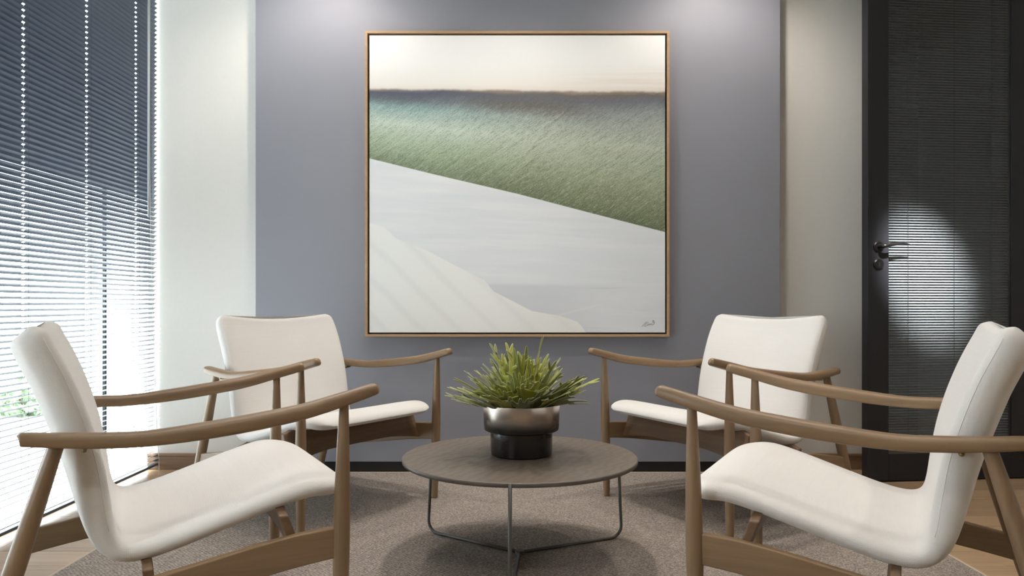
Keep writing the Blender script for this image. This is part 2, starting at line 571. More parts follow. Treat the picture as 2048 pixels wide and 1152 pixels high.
tag(box_obj('wall_right', XR, XR + 0.1, YB, YD, -0.1, ZC, M['white_wall']), 'white wall right of the dark door', 'wall', kind='structure')

# grey accent panel standing proud of the wall, on a black plinth
PX0, PX1 = -1.303, 1.377
tag(box_obj('wall_accent', PX0, PX1, YP, YW, 0.048, ZC, M['grey_panel'], bevel=0.002), 'tall blue-grey wall panel carrying the painting', 'wall panel', kind='structure')
tag(box_obj('baseboard_accent', PX0, PX1, YP + 0.006, YW, FLZ, 0.048, M['black']), 'low black plinth under the grey wall panel', 'baseboard', kind='structure')


def skirting(name, x0, x1, label):
    r = empty(name, ((x0 + x1) / 2, YW, FLZ))
    tag(r, label, 'baseboard', kind='structure')
    k = (x1 - x0) / 2
    MB().box(-k, k, -0.014, 0, 0, 0.068).build('board', M['skirting'], r, bevel=0.002)
    MB().box(-k, k, -0.020, 0, 0.068, 0.084).build('cap_moulding', M['skirting'], r, bevel=0.004)
    return r


skirting('baseboard_left', -1.893, PX0, 'brown wooden skirting under the white wall by the window')
skirting('baseboard_right', PX1, DX0, 'brown wooden skirting between the grey panel and the dark door')

# ------------------------------------------------------------------ window
win = empty('window_1', (XWIN, 2.475, FLZ))
tag(win, 'tall floor-length window bright with daylight behind the blind', 'window', kind='structure')
wy0, wy1 = 1.15 - 2.475, 4.60 - 2.475
MB().box(-0.075, 0.004, wy0, wy1, 0, 0.020).build('bottom_track', M['black'], win)
MB().box(-0.08, -0.02, wy0, wy1, 2.60, 2.65).build('top_frame', M['black_metal'], win)
for y0, y1 in ((wy0, wy0 + 0.05), (3.572 - 2.475, 3.582 - 2.475), (4.57 - 2.475, wy1), (2.30 - 2.475, 2.322 - 2.475)):
    MB().box(-0.064, -0.046, y0, y1, 0.020, 2.60).build('mullion', M['black_metal'], win, bevel=0.002)
for y0, y1 in ((wy0 + 0.05, 2.30 - 2.475), (2.322 - 2.475, 3.572 - 2.475), (3.582 - 2.475, 4.57 - 2.475)):
    MB().box(-0.058, -0.052, y0, y1, 0.020, 2.60).build('glass_pane', M['glass'], win)

fill_win = tag(empty('added_fill_window', (-1.985, 0.06, 0.50)), 'added unseen window beside the camera, bringing daylight to the near chair sides', 'window', kind='structure')  # opening added out of view, fills daylight onto the near sides of the chairs
for a in ((-0.05, -0.01, -0.36, 0.36, 0, 0.03), (-0.05, -0.01, -0.36, 0.36, 1.37, 1.40), (-0.05, -0.01, -0.36, -0.33, 0.03, 1.37), (-0.05, -0.01, 0.33, 0.36, 0.03, 1.37)):
    MB().box(*a).build('frame_bar', M['black_metal'], fill_win)
MB().box(-0.033, -0.027, -0.33, 0.33, 0.03, 1.37).build('glass_pane', M['glass'], fill_win)

# outdoors: pale paving and a few shrubs
g = tag(box_obj('ground_outside', -30, -2.05, -14, 24, -0.35, -0.25, M['pave']), 'pale sunlit paving outside the window', 'ground', kind='structure')


def shrub(name, loc, r, hgt, label, n=900, seed=1):
    rnd = random.Random(seed)
    root = tag(empty(name, loc), label, 'shrub', 'shrubs outside the window')
    mb = MB()
    for k in range(n):
        a, z = rnd.uniform(0, 2 * PI), rnd.random()
        rr = r * math.sqrt(rnd.random()) * (0.55 + 0.6 * math.sin(PI * min(1, z * 0.85 + 0.12)))
        c = Vector((rr * math.cos(a), rr * math.sin(a), 0.015 + z * hgt))
        d = Vector((rnd.uniform(-1, 1), rnd.uniform(-1, 1), rnd.uniform(-0.3, 1))).normalized()
        s = d.cross(Vector((rnd.uniform(-1, 1), rnd.uniform(-1, 1), rnd.uniform(-1, 1)))).normalized()
        l, w = rnd.uniform(0.05, 0.10), rnd.uniform(0.015, 0.03)
        b = len(mb.v)
        mb.v += [tuple(c - d * l), tuple(c + s * w), tuple(c + d * l), tuple(c - s * w)]
        mb.f.append((b, b + 1, b + 2, b + 3)); mb.m.append(0)
    mb.build('foliage', M['shrub'], root)['kind'] = 'stuff'
    st = MB()
    for k in range(5):
        a = k * 2 * PI / 5
        st.tube([(0, 0, -0.0), (0.3 * r * math.cos(a), 0.3 * r * math.sin(a), hgt * 0.4), (0.6 * r * math.cos(a), 0.6 * r * math.sin(a), hgt * 0.85)], [0.02, 0.014, 0.006], 6)
    st.build('stems', M['skirting'], root)
    return root


shrub('garden_shrub', (-4.85, 7.4, -0.25), 0.28, 0.22, 'low green shrub on the paving outside, seen through the lower slats', 350, seed=3)
shrub('garden_shrub', (-6.6, 10.6, -0.25), 0.40, 0.30, 'farther green shrub outside, seen through the slats beside the left chair back', 350, seed=5)

# ------------------------------------------------------------------ venetian blind
BX, PITCH, SW, TILT = -1.850, 0.0232, 0.0255, R(0)
BY0, BY1 = 1.19, 3.862
CORDS = [3.66, 3.235, 2.815, 2.395, 1.975, 1.555]
blind = tag(empty('venetian_blind', (BX, (BY0 + BY1) / 2, FLZ)), 'tall grey aluminium venetian blind covering the bright window', 'blind')
bm_ = (BY0 + BY1) / 2
ys = [BY0 - bm_]
for c in sorted(CORDS): ys += [c - bm_ - 0.0075, c - bm_ + 0.0075]
ys.append(BY1 - bm_)
sec = [(-0.5, 0.0), (-0.13, 0.0021), (0.13, 0.0021), (0.5, 0.0)]
sm = MB()
rows = []
for y in ys:
    r_ = []
    for s_, z_ in sec:
        w_ = s_ * SW
        # inner edge (+x) high, outer edge low
        r_.append((w_ * math.cos(TILT) - z_ * math.sin(TILT), y, w_ * math.sin(TILT) + z_ * math.cos(TILT)))
    rows.append(r_)
nc = 4
for r_ in rows: sm.v += r_
for i in range(len(ys) - 1):
    for j in range(3):
        if j == 1 and i % 2 == 1: continue
        sm.f.append((i * nc + j, i * nc + j + 1, (i + 1) * nc + j + 1, (i + 1) * nc + j)); sm.m.append(0)
slat0 = sm.build('slat', M['slat'], blind, smooth=True)
k = 0
z = 0.050
while z < 2.575:
    o = slat0 if k == 0 else share(slat0, 'slat', blind)
    q_ = min(1, max(0, (z - 0.78) / 0.72)); tl = 27 + 18 * q_ * q_ * (3 - 2 * q_)      # upper slats hang more closed than the lower ones
    o.location = (0, 0, z)
    o.rotation_euler = (0, -R(tl), 0)
    k += 1
    z += PITCH
MB().box(-0.014, 0.014, BY0 - bm_, BY1 - bm_, 0.022, 0.034).build('bottom_rail', M['slat'], blind, bevel=0.002)
MB().box(-0.016, 0.016, BY0 - bm_, BY1 - bm_, 2.585, 2.625).build('headrail', M['slat'], blind, bevel=0.002)
for c in CORDS:
    for dx in (-0.0125, 0.0125):
        MB().tube([(dx, c - bm_ + 0.010, 0.03), (dx, c - bm_ + 0.010, 2.59)], 0.0007, 5).build('ladder_cord', M['black'], blind)
    MB().tube([(0, c - bm_, 0.03), (0, c - bm_, 2.59)], 0.0009, 5).build('lift_cord', M['cord'], blind)
MB().tube([(0.026, 3.735 - bm_, 2.60), (0.026, 3.735 - bm_, 1.30)], 0.0055, 8).build('tilt_wand', M['wand'], blind, smooth=True)
pc = catmull([(0.05, 3.70 - bm_, 2.60), (0.05, 3.70 - bm_, 1.4), (0.075, 3.71 - bm_, 0.35), (0.09, 3.71 - bm_, 0.06), (0.10, 3.66 - bm_, 0.004), (0.085, 3.55 - bm_, 0.003), (0.05, 3.47 - bm_, 0.003)], 8)
MB().tube(pc, 0.0014, 5).build('pull_cord', M['cord'], blind)

# ------------------------------------------------------------------ room seen through the door glass
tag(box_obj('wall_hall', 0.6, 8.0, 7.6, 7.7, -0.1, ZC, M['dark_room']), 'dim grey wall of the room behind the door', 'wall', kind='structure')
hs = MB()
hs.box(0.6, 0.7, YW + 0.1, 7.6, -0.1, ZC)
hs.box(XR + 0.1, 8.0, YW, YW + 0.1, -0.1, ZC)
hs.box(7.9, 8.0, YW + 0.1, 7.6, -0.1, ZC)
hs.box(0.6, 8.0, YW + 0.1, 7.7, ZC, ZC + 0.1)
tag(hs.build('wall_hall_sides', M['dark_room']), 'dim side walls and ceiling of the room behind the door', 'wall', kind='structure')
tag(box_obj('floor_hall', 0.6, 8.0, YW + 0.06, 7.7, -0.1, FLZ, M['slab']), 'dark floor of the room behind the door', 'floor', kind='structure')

# ------------------------------------------------------------------ door (ajar, latch edge towards the room)
ANG = R(6.0)
HL = Vector((1.722, 3.572, FLZ))
door = empty('door_1', HL, ANG)
tag(door, 'black framed glass door with slim blinds between its panes', 'door', kind='structure')
DW, DT, DH = 0.862, 0.052, 2.60
G0, G1, GZ0, GZ1 = 0.107, 0.748, 0.140, 2.50
MB().box(0, G0, 0, DT, 0.006, DH).build('stile', M['door_black'], door, bevel=0.0015)
MB().box(G1, DW, 0, DT, 0.006, DH).build('stile', M['door_black'], door, bevel=0.0015)
MB().box(G0, G1, 0, DT, 0.006, GZ0 - 0.004).build('bottom_rail', M['door_black'], door, bevel=0.0015)
MB().box(G0, G1, 0, DT, GZ1, DH).build('top_rail', M['door_black'], door, bevel=0.0015)
MB().box(G0, G1, 0.004, 0.008, GZ0, GZ1).build('glass_pane', M['door_glass'], door)
MB().box(G0, G1, 0.032, 0.036, GZ0, GZ1).build('glass_pane', M['door_glass'], door)
MB().box(G0, G1, 0.001, 0.004, GZ0 - 0.004, GZ0 + 0.008).build('glazing_bead', M['rod'], door)
dbl = MB().box(G0 + 0.002, G1 - 0.002, 0.012, 0.028, GZ1 - 0.02, GZ1).build('blind', M['door_slat'], door)
ds = MB()
TS, WS = R(38), 0.0125
rows = []
for x in (G0 + 0.003, G1 - 0.003):
    r_ = []
    for s_, z_ in [(-0.5, 0), (-0.2, 0.0011), (0.2, 0.0011), (0.5, 0)]:
        w_ = s_ * WS
        r_.append((x, 0.020 + w_ * math.cos(TS) - z_ * math.sin(TS), w_ * math.sin(TS) + z_ * math.cos(TS)))
    rows.append(r_)
ds.quadgrid(rows)
dsl = ds.build('slat', M['door_slat'], dbl, smooth=True)
z, k = GZ0 + 0.012, 0
while z < GZ1 - 0.024:
    o = dsl if k == 0 else share(dsl, 'slat', dbl)
    o.location = (0, 0, z)
    z += 0.01305; k += 1
for x in (0.215, 0.455, 0.655):
    MB().tube([(x, 0.0125, GZ0), (x, 0.0125, GZ1)], 0.0008, 5).build('ladder_cord', M['black'], dbl)
hz = 1.138
hd = empty('handle', (0, 0, 0)); hd.parent = door
lp = catmull([(0.052, -0.002, hz), (0.052, -0.030, hz), (0.060, -0.045, hz + 0.001), (0.10, -0.048, hz + 0.008), (0.15, -0.045, hz + 0.012), (0.195, -0.040, hz + 0.006)], 6)
MB().tube(lp, [0.011] * 12 + [0.0105 - 0.0004 * i for i in range(len(lp) - 12)], 12).build('lever', M['black_metal'], hd, smooth=True)
rs = MB(); rs.lathe([(0.026, 0), (0.026, 0.007), (0.022, 0.010)], n=28)
for nm, zz in (('rose', hz), ('key_rose', hz - 0.085)):
    o = bpy.data.objects.new(nm, rs.mesh(nm, M['black_metal'])); col.objects.link(o); o.parent = hd
    o.location = (0.052, 0, zz); o.rotation_euler = (R(90), 0, 0)
MB().box(0.049, 0.055, -0.0125, -0.0095, hz - 0.097, hz - 0.075).build('keyhole', M['black'], hd)
# jamb
jm = MB()
jm.box(DX1 - 0.045, DX1, YD - 0.02, YW + 0.1, FLZ, 2.64)
jm.box(DX0, DX0 + 0.19, YW - 0.02, YW + 0.12, FLZ, 2.64)
jm.box(DX0 + 0.19, DX1, YW - 0.02, YW + 0.1, 2.62, 2.68)
tag(jm.build('trim_1', M['door_black']), 'black frame around the dark glass door', 'door frame', kind='structure')

# ------------------------------------------------------------------ switches on the edge of the grey panel
for nm, z0, lab in (('light_switch', 1.305, 'topmost of three black switches on the right edge of the grey panel'),
                    ('light_switch', 1.217, 'middle of three black switches on the right edge of the grey panel'),
                    ('light_switch', 1.130, 'lowest of three black switches on the right edge of the grey panel')):
    r = tag(empty(nm, (PX1, (YP + YW) / 2, z0)), lab, 'light switch', 'switches on the panel edge')
    MB().box(0, 0.006, -0.026, 0.026, 0.001, 0.081).build('plate', M['black'], r, bevel=0.0015)
    MB().box(0.006, 0.010, -0.018, 0.018, 0.030, 0.070).build('rocker', M['black_metal'], r, bevel=0.002)

# ------------------------------------------------------------------ rug
RX0, RX1, RY0, RY1 = -1.452, 1.50, 1.15, 3.772
rug = tag(empty('area_rug', ((RX0 + RX1) / 2, (RY0 + RY1) / 2, FLZ)), 'large mottled taupe woven rug with cream binding under the chairs', 'rug')
hx, hy = (RX1 - RX0) / 2, (RY1 - RY0) / 2
MB().box(-hx + 0.012, hx - 0.012, -hy + 0.012, hy - 0.012, 0.0, 0.008).build('pile', M['rug'], rug, bevel=0.002)
b = MB()
b.box(-hx, -hx + 0.012, -hy, hy, 0, 0.0080); b.box(hx - 0.012, hx, -hy, hy, 0, 0.0080)
b.box(-hx + 0.012, hx - 0.012, -hy, -hy + 0.012, 0, 0.0080); b.box(-hx + 0.012, hx - 0.012, hy - 0.012, hy, 0, 0.0080)
b.build('binding', M['binding'], rug, bevel=0.003)

# ------------------------------------------------------------------ painting on the panel
AX0, AX1, AZ0, AZ1 = -0.735, 0.802, 0.688, 2.232
pt = tag(empty('framed_painting', ((AX0 + AX1) / 2, YP, AZ0)), 'large square painting of white dunes and green sea in an oak frame', 'painting')
aw, ah = (AX1 - AX0) / 2, AZ1 - AZ0
fr = 0.0125
for nm, a in (('frame_bar', (-aw, aw, -0.046, -0.001, 0, fr)), ('frame_bar', (-aw, aw, -0.046, -0.001, ah - fr, ah)),
              ('frame_bar', (-aw, -aw + fr, -0.046, -0.001, fr, ah - fr)), ('frame_bar', (aw - fr, aw, -0.046, -0.001, fr, ah - fr))):
    MB().box(*a).build(nm, M['oak_frame'], pt, bevel=0.001)
MB().box(-aw + fr, aw - fr, -0.012, -0.001, fr, ah - fr).build('backing', M['black'], pt)
gp = 0.0215
cv = MB()
cv.box(-aw + gp, aw - gp, -0.040, -0.013, gp, ah - gp)
canvas = cv.build('canvas', M['painting'], pt)
uvl = canvas.data.uv_layers.new(name='UVMap')
for lp_ in canvas.data.loops:
    vv = canvas.data.vertices[lp_.vertex_index].co
    uvl.data[lp_.index].uv = ((vv.x + aw - gp) / (2 * aw - 2 * gp), (vv.z - gp) / (ah - 2 * gp))


def sig(pts, r0):
    w, hh = 2 * (aw - gp), ah - 2 * gp
    return [(-aw + gp + u_ * w, -0.0405, gp + (1 - t_) * hh) for u_, t_ in pts]


sgn = MB()
for st in ([(0.921, 0.981), (0.925, 0.976), (0.930, 0.970), (0.936, 0.965), (0.939, 0.964)],
           [(0.944, 0.966), (0.939, 0.967), (0.933, 0.972), (0.930, 0.977), (0.933, 0.979), (0.940, 0.975), (0.944, 0.971), (0.946, 0.975), (0.950, 0.970), (0.952, 0.974), (0.956, 0.968)],
           [(0.955, 0.962), (0.962, 0.959), (0.958, 0.966), (0.964, 0.964), (0.963, 0.970), (0.956, 0.975)]):
    sgn.tube(sig(catmull(st, 4), 0), 0.0007, 5)
sgn.build('signature', M['rod'], pt)

# ------------------------------------------------------------------ lounge chairs
POSTX = 0.372


def super_loop(c, ax, bx, half_w, hh, n=18, p_top=2.3, p_bot=4.5):
    """closed loop: half-width along ax, half-height along bx, domed top and flat bottom"""
    out = []
    for k in range(n):
        a = 2 * PI * k / n
        ca, sa = math.cos(a), math.sin(a)
        p = p_top if sa >= 0 else p_bot
        out.append(c + ax * (half_w * math.copysign(abs(ca) ** (2 / p), ca)) + bx * (hh * math.copysign(abs(sa) ** (2 / p), sa)))
    return out


def lathe_along(mb, a, b, prof, n=20):
    """round leg from a to b; prof = [(t, radius)]"""
    a, b = Vector(a), Vector(b)
    mb.tube([a.lerp(b, t) for t, r in prof], [r for t, r in prof], n)


# shell: forward, height, thickness, half width, hollow depth, middle dip of the top edge
ST = [(0.042, 0.398, 0.010, 0.255, 0.000, 0),
      (0.035, 0.409, 0.022, 0.283, 0.000, 0),
      (0.018, 0.419, 0.033, 0.304, 0.000, 0),
      (-0.018, 0.428, 0.038, 0.322, 0.000, 0),
      (-0.070, 0.430, 0.038, 0.327, 0.002, 0),
      (-0.150, 0.411, 0.037, 0.323, 0.007, 0),
      (-0.250, 0.381, 0.036, 0.318, 0.011, 0),
      (-0.350, 0.351, 0.036, 0.314, 0.013, 0),
      (-0.410, 0.338, 0.037, 0.312, 0.013, 0),
      (-0.446, 0.339, 0.039, 0.311, 0.012, 0),
      (-0.464, 0.354, 0.044, 0.310, 0.012, 0),
      (-0.473, 0.390, 0.051, 0.309, 0.014, 0),
      (-0.480, 0.450, 0.057, 0.309, 0.019, 0),
      (-0.492, 0.530, 0.061, 0.309, 0.026, 0),
      (-0.512, 0.610, 0.063, 0.310, 0.031, 0),
      (-0.540, 0.690, 0.061, 0.311, 0.033, 0.002),
      (-0.562, 0.740, 0.060, 0.311, 0.033, 0.005),
      (-0.5785, 0.774, 0.059, 0.309, 0.032, 0.008),
      (-0.588, 0.795, 0.058, 0.304, 0.031, 0.010, 1),
      (-0.595, 0.803, 0.052, 0.298, 0.031, 0.010, 1),
      (-0.6046, 0.807, 0.038, 0.290, 0.031, 0.010, 1),
      (-0.6157, 0.8075, 0.018, 0.281, 0.031, 0.010, 1),
      (-0.6237, 0.8058, 0.004, 0.274, 0.031, 0.010, 1)]


def build_chair(root):
    # upholstered shell
    S = catmull([p if len(p) == 7 else p + (0,) for p in ST], 3)
    loops, seamL, seamR = [], [], []
    for i, (y, z, th, b, hol, dip, ov) in enumerate(S):
        p0, p1 = S[max(i - 1, 0)], S[min(i + 1, len(S) - 1)]
        d = Vector((p1[0] - p0[0], p1[1] - p0[1])).normalized()
        d = d.lerp(Vector((-0.423, 0.906)), min(1, max(0, ov))).normalized()
        nrm = Vector((-d.y, d.x))                     # away from the sitter
        th = max(th, 0.004)
        r = th / 2
        rl = max(r, min(0.030, 0.9 * th))
        prof = []
        m_ = 12
        for k in range(m_ + 1):
            u_ = -1 + 2 * k / m_
            prof.append((u_ * (b - rl), 0.0))
        for k in range(1, 6):
            a = PI * k / 6
            prof.append((b - rl + rl * math.sin(a), r - r * math.cos(a)))
        for k in range(m_ + 1):
            u_ = 1 - 2 * k / m_
            prof.append((u_ * (b - rl), th))
        for k in range(1, 6):
            a = PI * k / 6
            prof.append((-(b - rl) - rl * math.sin(a), r + r * math.cos(a)))
        lp_ = []
        for l, dep in prof:
            q = max(0.0, 1 - (l / b) ** 2)
            puff = 0.006 * min(1, th / 0.03) * max(0, 1 - (l / b) ** 6)
            dd = dep + hol * q - puff * (1 - 2 * dep / th)
            lp_.append((y + nrm.x * dd, l, z + nrm.y * dd - dip * q))
        loops.append(lp_)
        if y < -0.470 and i < len(S) - 13:
            ce = Vector((y + nrm.x * (hol * 0.1 + r), 0, z + nrm.y * (hol * 0.1 + r)))
            for q_, dst in ((lp_[m_ + 2], seamR), (lp_[-2], seamL)):
                v_ = Vector(q_); c_ = Vector((ce.x, v_.y * 0.9, ce.z))
                dst.append(v_ + (c_ - v_).normalized() * 0.0016)
    mb = MB()
    mb.loft([l[::-1] for l in loops])
    shell = mb.build('seat_shell', M['fabric'], root, smooth=True, sub=1)
    for sp in (seamL, seamR):
        MB().tube(sp, 0.0010, 6).build('seam', M['seam'], shell, smooth=True)
    # arms
    arm_pts = [(0.084, 0.650, 0.360, 0.0100, 0.0080), (0.079, 0.6485, 0.3615, 0.0145, 0.0125), (0.066, 0.6455, 0.364, 0.0172, 0.0145), (0.0, 0.6295, 0.371, 0.021, 0.0160),
               (-0.10, 0.6060, 0.372, 0.0235, 0.0175), (-0.208, 0.5905, 0.371, 0.0245, 0.0185), (-0.311, 0.5790, 0.366, 0.0245, 0.0180),
               (-0.415, 0.5715, 0.358, 0.0240, 0.0160), (-0.500, 0.5735, 0.349, 0.0235, 0.0158), (-0.578, 0.5790, 0.339, 0.0225, 0.0145), (-0.628, 0.5838, 0.332, 0.0210, 0.0135), (-0.6365, 0.5838, 0.331, 0.0195, 0.0122), (-0.6385, 0.5832, 0.331, 0.0170, 0.0100)]
    A = catmull(arm_pts, 4)
    for s in (1, -1):
        mb = MB()
        lps = []
        for i, (y, z, l, hw, hh) in enumerate(A):
            p0, p1 = A[max(i - 1, 0)], A[min(i + 1, len(A) - 1)]
            d = Vector((p1[0] - p0[0], (p1[2] - p0[2]) * s, p1[1] - p0[1])).normalized()
            side = Vector((0, 1, 0)); side = (side - d * side.dot(d)).normalized()
            up = d.cross(side)
            if up.z < 0: up = -up
            lp_ = super_loop(Vector((y, l * s, z)), side, up, hw, hh)
            lps.append(lp_ if d.cross(side).z < 0 else lp_[::-1])
        mb.loft(lps)
        mb.build('armrest', M['oak'], root, smooth=True)
        # front leg
        mb = MB()
        lathe_along(mb, (-0.0096, 0.3657 * s, 0.0012), (0.0, 0.3723 * s, 0.622),
                    [(0, 0.0124), (0.008, 0.0134), (0.2, 0.0168), (0.40, 0.0194), (0.52, 0.0195), (0.7, 0.0176), (0.85, 0.0142), (0.97, 0.0112), (1, 0.0112)])
        mb.build('leg', M['oak_up'], root, smooth=True)
        # rear leg
        mb = MB()
        lathe_along(mb, (-0.7430, 0.3398 * s, 0.0050), (-0.574, 0.3304 * s, 0.573),
                    [(0, 0.0130), (0.01, 0.0140), (0.25, 0.0185), (0.45, 0.0200), (0.65, 0.0188), (0.85, 0.0160), (0.97, 0.0140), (1, 0.0140)])
        mb.build('leg', M['oak_up'], root, smooth=True)
        # side rail
        top = catmull([(0.0, 0.331), (-0.1, 0.326), (-0.2, 0.312), (-0.3, 0.294), (-0.4, 0.277), (-0.5, 0.263), (-0.6, 0.246), (-0.668, 0.235)], 3)
        bot = catmull([(0.0, 0.261), (-0.1, 0.252), (-0.2, 0.238), (-0.3, 0.222), (-0.4, 0.207), (-0.5, 0.193), (-0.6, 0.180), (-0.680, 0.167)], 3)
        mb = MB()
        lps = []
        for (yt, zt), (yb, zb) in zip(top, bot):
            def L(y): return (0.3635 + (0.336 - 0.3635) * (-y) / 0.67)
            lt, lb = L(yt), L(yb)
            w = 0.0115
            lps.append([(yt, (lt - w) * s, zt), (yt, (lt + w) * s, zt), (yb, (lb + w) * s, zb), (yb, (lb - w) * s, zb)][::-s])
        mb.loft(lps)
        mb.build('side_rail', M['oak'], root, bevel=0.004, seg=3)
        # fixing that ties the armrest to the back
        mb = MB()
        mb.tube([(-0.528, 0.296 * s, 0.550), (-0.528, 0.348 * s, 0.556)], 0.0055, 10)
        mb.tube([(-0.528, 0.338 * s, 0.550), (-0.528, 0.338 * s, 0.566)], 0.0042, 8)
        tag(mb.build('arm_fixing', M['brass'], root, smooth=True), 'small dull metal screw fixing under the armrest')
    # arched cross boards that carry the shell
    for yb, yt, zend, zmid, ztop, hw in ((-0.096, -0.134, 0.262, 0.290, 0.384, 0.352), (-0.402, -0.412, 0.212, 0.240, 0.306, 0.340)):
        lps = []
        n = 16
        for k in range(n + 1):
            l = -hw + 2 * hw * k / n
            q = 1 - (l / hw) ** 2
            zb = zend + (zmid - zend) * min(1, q * 1.25)
            zt = ztop - 0.014 * q - (0.016 if abs(l) > hw * 0.985 else 0)
            w = 0.011
            lps.append([(yb - w, l, zb), (yb + w, l, zb), (yt + w, l, zt), (yt - w, l, zt)])
        mb = MB(); mb.loft(lps)
        mb.build('cross_board', M['oak_side'], root, bevel=0.003)


GR = 'lounge chairs around the coffee table'
chair0 = empty('lounge_chair', (-0.5721, 2.0609, 0), 0.5097)
build_chair(chair0)
tag(chair0, 'cream lounge chair in the left foreground, its back to the window blind', 'chair', GR)
for loc, th, lab in (((-0.5374, 2.9605, 0), -0.6126, 'cream lounge chair beyond the table, standing left of the painting by the white wall'),
                     ((0.5931, 2.0186, 0), 2.6389, 'cream lounge chair in the right foreground, its back to the dark door'),
                     ((0.5984, 2.9716, 0), 3.6542, 'cream lounge chair beyond the table, in front of the right edge of the grey panel')):
    c = copy_tree(chair0)
    c.location = loc
    c.rotation_euler = (0, 0, th)
    tag(c, lab, 'chair', GR)

# ------------------------------------------------------------------ coffee table
TX, TY, TR, TZ = 0.0309, 2.5268, 0.3985, 0.3365
tb = tag(empty('coffee_table', (TX, TY, 0)), 'round brown low table on bent metal rod legs, centre of the rug', 'table')
top = MB()
top.lathe([(TR - 0.004, TZ - 0.0145), (TR - 0.001, TZ - 0.0125), (TR, TZ - 0.003), (TR - 0.003, TZ)], n=96)
tp = top.build('tabletop', [M['tabletop'], M['table_rim']], tb)
for p in tp.data.polygons:
    if len(p.vertices) == 4: p.material_index = 1
for p in tp.data.polygons: p.use_smooth = len(p.vertices) == 4
for deg in (265.3, 145.0, 25.0):
    a = R(deg)
    e = Vector((math.cos(a), math.sin(a), 0))
    r_top, r_bot, zf, rc = TR - 0.0005, TR + 0.012, 0.0062, 0.042
    pts = [e * r_top + Vector((0, 0, TZ - 0.001)), e * (r_top * 0.4 + r_bot * 0.6) + Vector((0, 0, 0.13))]
    for k in range(9):
        t_ = R(90) * k / 8
        pts.append(e * (r_bot - rc + rc * math.cos(t_)) + Vector((0, 0, zf + rc - rc * math.sin(t_))))
    pts += [e * 0.2 + Vector((0, 0, zf)), e * 0.004 + Vector((0, 0, zf))]
    MB().tube(pts, 0.0056, 12).build('leg', M['rod'], tb, smooth=True)
MB().lathe([(0.013, 0.001), (0.016, 0.004), (0.016, 0.011), (0.012, 0.0135)], n=20).build('leg_hub', M['rod'], tb)

# ------------------------------------------------------------------ pot and plant
PXC, PYC = 0.037, 2.548
pot = MB()
pot.lathe([(0.099, 0.0), (0.1045, 0.004), (0.106, 0.02), (0.1065, 0.080), (0.108, 0.0825), (0.122, 0.0835), (0.1275, 0.087), (0.1288, 0.093),
           (0.1320, 0.172), (0.1318, 0.1745), (0.1290, 0.1745), (0.1275, 0.170), (0.124, 0.120), (0.10, 0.118)], n=72)
po_ = pot.build('plant_pot', M['pot'], None, smooth=True)
po_.location = (PXC, PYC, TZ)
tag(po_, 'stepped round metal pot fading from steel to black, on the coffee table', 'plant pot')
es = po_.modifiers.new('edges', 'EDGE_SPLIT'); es.split_angle = R(24)

plant = tag(empty('staghorn_plant', (PXC, PYC, TZ + 0.119)), 'bushy green plant with antler-shaped leaves growing in the metal pot', 'plant')
MB().lathe([(0.118, 0.0), (0.1195, 0.012), (0.09, 0.022), (0.03, 0.028)], n=32).build('soil', M['soil'], plant, smooth=True)


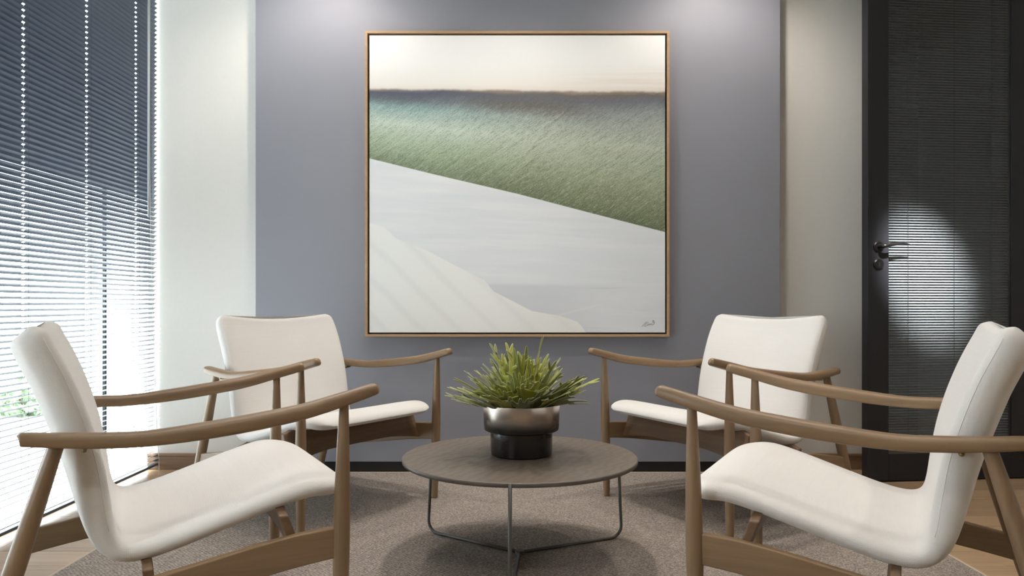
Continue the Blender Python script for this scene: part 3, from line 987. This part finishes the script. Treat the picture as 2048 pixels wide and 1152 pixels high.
def leaf_mesh(seed):
    rnd = random.Random(seed)
    L = 0.170
    mb = MB()
    bend = rnd.uniform(0.8, 2.6)
    wob = rnd.uniform(-0.3, 0.3)

    def warp(x, y, lift=0.0):
        # bend along an arc, cup across
        a = bend * y
        yy_ = math.sin(a) / bend
        zz_ = -(1 - math.cos(a)) / bend
        xx_ = x + wob * y * y
        return (xx_, yy_, zz_ + 2.2 * x * x + lift)

    def strip(pts, ws, lift=0.0):
        rows_ = []
        for i, ((x, y), w) in enumerate(zip(pts, ws)):
            x0, y0 = pts[max(i - 1, 0)]; x1, y1 = pts[min(i + 1, len(pts) - 1)]
            dx, dy = x1 - x0, y1 - y0
            l = math.hypot(dx, dy) or 1
            nx, ny = dy / l, -dx / l
            e = min(0.0020, w * 0.45)
            rows_.append([warp(x + nx * k, y + ny * k, lift + 0.12 * abs(k)) for k in (-w, -(w - e), 0, w - e, w)])
        b0 = len(mb.v)
        for r_ in rows_: mb.v += r_
        for i in range(len(rows_) - 1):
            for j in range(4):
                mb.f.append((b0 + i * 5 + j, b0 + i * 5 + j + 1, b0 + (i + 1) * 5 + j + 1, b0 + (i + 1) * 5 + j))
                mb.m.append(1 if j in (0, 3) else 0)
    nb = rnd.choice((3, 3, 4, 5))
    sp = L * rnd.uniform(0.50, 0.62)
    body = [(0, L * 0.0), (0, L * 0.15), (0, L * 0.3), (0, sp * 0.8), (0, sp), (0, sp + 0.012)]
    strip(body, [0.006, 0.010, 0.016, 0.025, 0.029, 0.021])
    for k in range(nb):
        q = -1 + 2 * k / (nb - 1)
        ang = q * R(rnd.uniform(22, 38)) + rnd.uniform(-0.08, 0.08)
        ln = L * rnd.uniform(0.34, 0.54) * (1.15 - 0.3 * abs(q))
        x0, y0 = q * 0.021, sp - 0.010 * abs(q)
        cur = -q * rnd.uniform(0.0, 0.35)
        pts, ws = [], []
        for i, t_ in enumerate((0, 0.2, 0.4, 0.6, 0.8, 0.95, 1.0)):
            aa = ang + cur * t_
            pts.append((x0 + math.sin(aa) * ln * t_, y0 + math.cos(aa) * ln * t_))
            ws.append((0.0098, 0.0080, 0.0070, 0.0064, 0.0056, 0.0038, 0.0010)[i])
        strip(pts, ws, 0.0005 * (k % 2))
        if rnd.random() < 0.35:                       # a side tine
            t_ = 0.45
            bx, by = pts[3]
            a2 = ang + (0.6 if q >= 0 else -0.6)
            strip([(bx + math.sin(a2) * ln * 0.42 * j / 4, by + math.cos(a2) * ln * 0.42 * j / 4) for j in range(5)], [0.0052, 0.0050, 0.0045, 0.0038, 0.001], 0.0008)
    return mb.mesh('leaf', [M['leaf'], M['leaf_edge']], True)


LM = [leaf_mesh(100 + i) for i in range(9)]
rl = random.Random(21)
spots = []
for ring, (n, r0, el0, el1, s0, s1) in enumerate(((13, 0.080, 16, 28, 0.95, 1.12), (14, 0.066, 30, 44, 0.95, 1.12), (12, 0.048, 48, 60, 0.92, 1.12), (8, 0.028, 64, 82, 1.10, 1.30))):
    for k in range(n):
        spots.append((2 * PI * (k + rl.uniform(-0.3, 0.3)) / n + ring * 0.4, r0, R(rl.uniform(el0, el1)), rl.uniform(s0, s1)))
for i, (az, r0, el, sc) in enumerate(spots):
    o = bpy.data.objects.new('leaf', LM[i % len(LM)])
    col.objects.link(o)
    o.parent = plant
    sd = o.modifiers.new('thick', 'SOLIDIFY'); sd.thickness = 0.0012; sd.offset = 0
    o.location = (r0 * math.cos(az), r0 * math.sin(az), 0.022 + 0.02 * rl.random())
    # leaf runs along its local +y: tilt up by el, turn to az
    o.rotation_euler = (Matrix.Rotation(az - PI / 2, 3, 'Z') @ Matrix.Rotation(el + R(9), 3, 'X') @ Matrix.Rotation(R(rl.uniform(-22, 22)), 3, 'Y')).to_euler()
    o.scale = (sc, sc, sc)


# ------------------------------------------------------------------ recessed downlights
def downlight(x, y, power, label, aim=(0, 0), size=118, blend=0.85):
    r = tag(empty('ceiling_downlight', (x, y, ZC)), label, 'downlight', 'recessed downlights in the ceiling')
    MB().lathe([(0.042, -0.001), (0.052, -0.005), (0.056, -0.001)], n=28).build('trim_ring', M['ceiling'], r, smooth=True)
    em = bpy.data.materials.get('downlight_lens')
    if em is None:
        t = NT('downlight_lens')
        t.set(Base_Color=(0.9, 0.85, 0.75), Roughness=0.4)
        t.bsdf.inputs['Emission Color'].default_value = WARM + (1,)
        t.bsdf.inputs['Emission Strength'].default_value = 12.0
        em = t.mat
    MB().lathe([(0.040, -0.0005), (0.040, -0.0030)], n=24).build('lens', em, r)
    ld = bpy.data.lights.new('downlight_beam', 'SPOT')
    ld.energy = power
    ld.color = WARM
    ld.spot_size = R(size)
    ld.spot_blend = blend
    ld.shadow_soft_size = 0.045
    lo = bpy.data.objects.new('downlight_beam', ld)
    col.objects.link(lo)
    lo.parent = r
    lo.location = (0, 0, -0.02)
    d = Vector((aim[0], aim[1], -1))
    lo.rotation_euler = d.to_track_quat('-Z', 'Y').to_euler()
    return r


downlight(-0.93, 3.34, SPOT_W * 0.50, 'recessed ceiling downlight over the left end of the grey panel', size=150, blend=0.7)
downlight(0.05, 3.20, SPOT_W * 0.45, 'recessed ceiling downlight over the middle of the painting')
downlight(1.04, 3.34, SPOT_W * 0.50, 'recessed ceiling downlight over the right end of the grey panel', size=150, blend=0.7)
downlight(-0.93, 2.10, SPOT_W * 0.34, 'recessed ceiling downlight over the left foreground chair')
downlight(0.05, 2.82, SPOT_W * 0.75, 'recessed ceiling downlight over the coffee table', size=72, blend=0.6)
downlight(1.04, 2.10, SPOT_W * 0.34, 'recessed ceiling downlight over the right foreground chair')
downlight(0.05, 0.30, SPOT_W * 0.6, 'recessed ceiling downlight behind the camera, middle of the room')
downlight(2.20, 1.20, SPOT_W * 0.6, 'recessed ceiling downlight near the right wall of the room')
downlight(4.2, 5.6, SPOT_W * 0.6, 'added unseen downlight brightening the dim room behind the door')  # lamp added to lift the hall seen through the door glass
sx, sy, sz = 1.50, 1.90, ZC  # added narrow beam, stands in for the bright patch on the door slats
downlight(sx, sy, 5200.0, 'added unseen spotlight making the bright patch on the door blinds', aim=((2.01 - sx) / (sz - 1.06), (3.60 - sy) / (sz - 1.06)), size=12.5, blend=1.0)
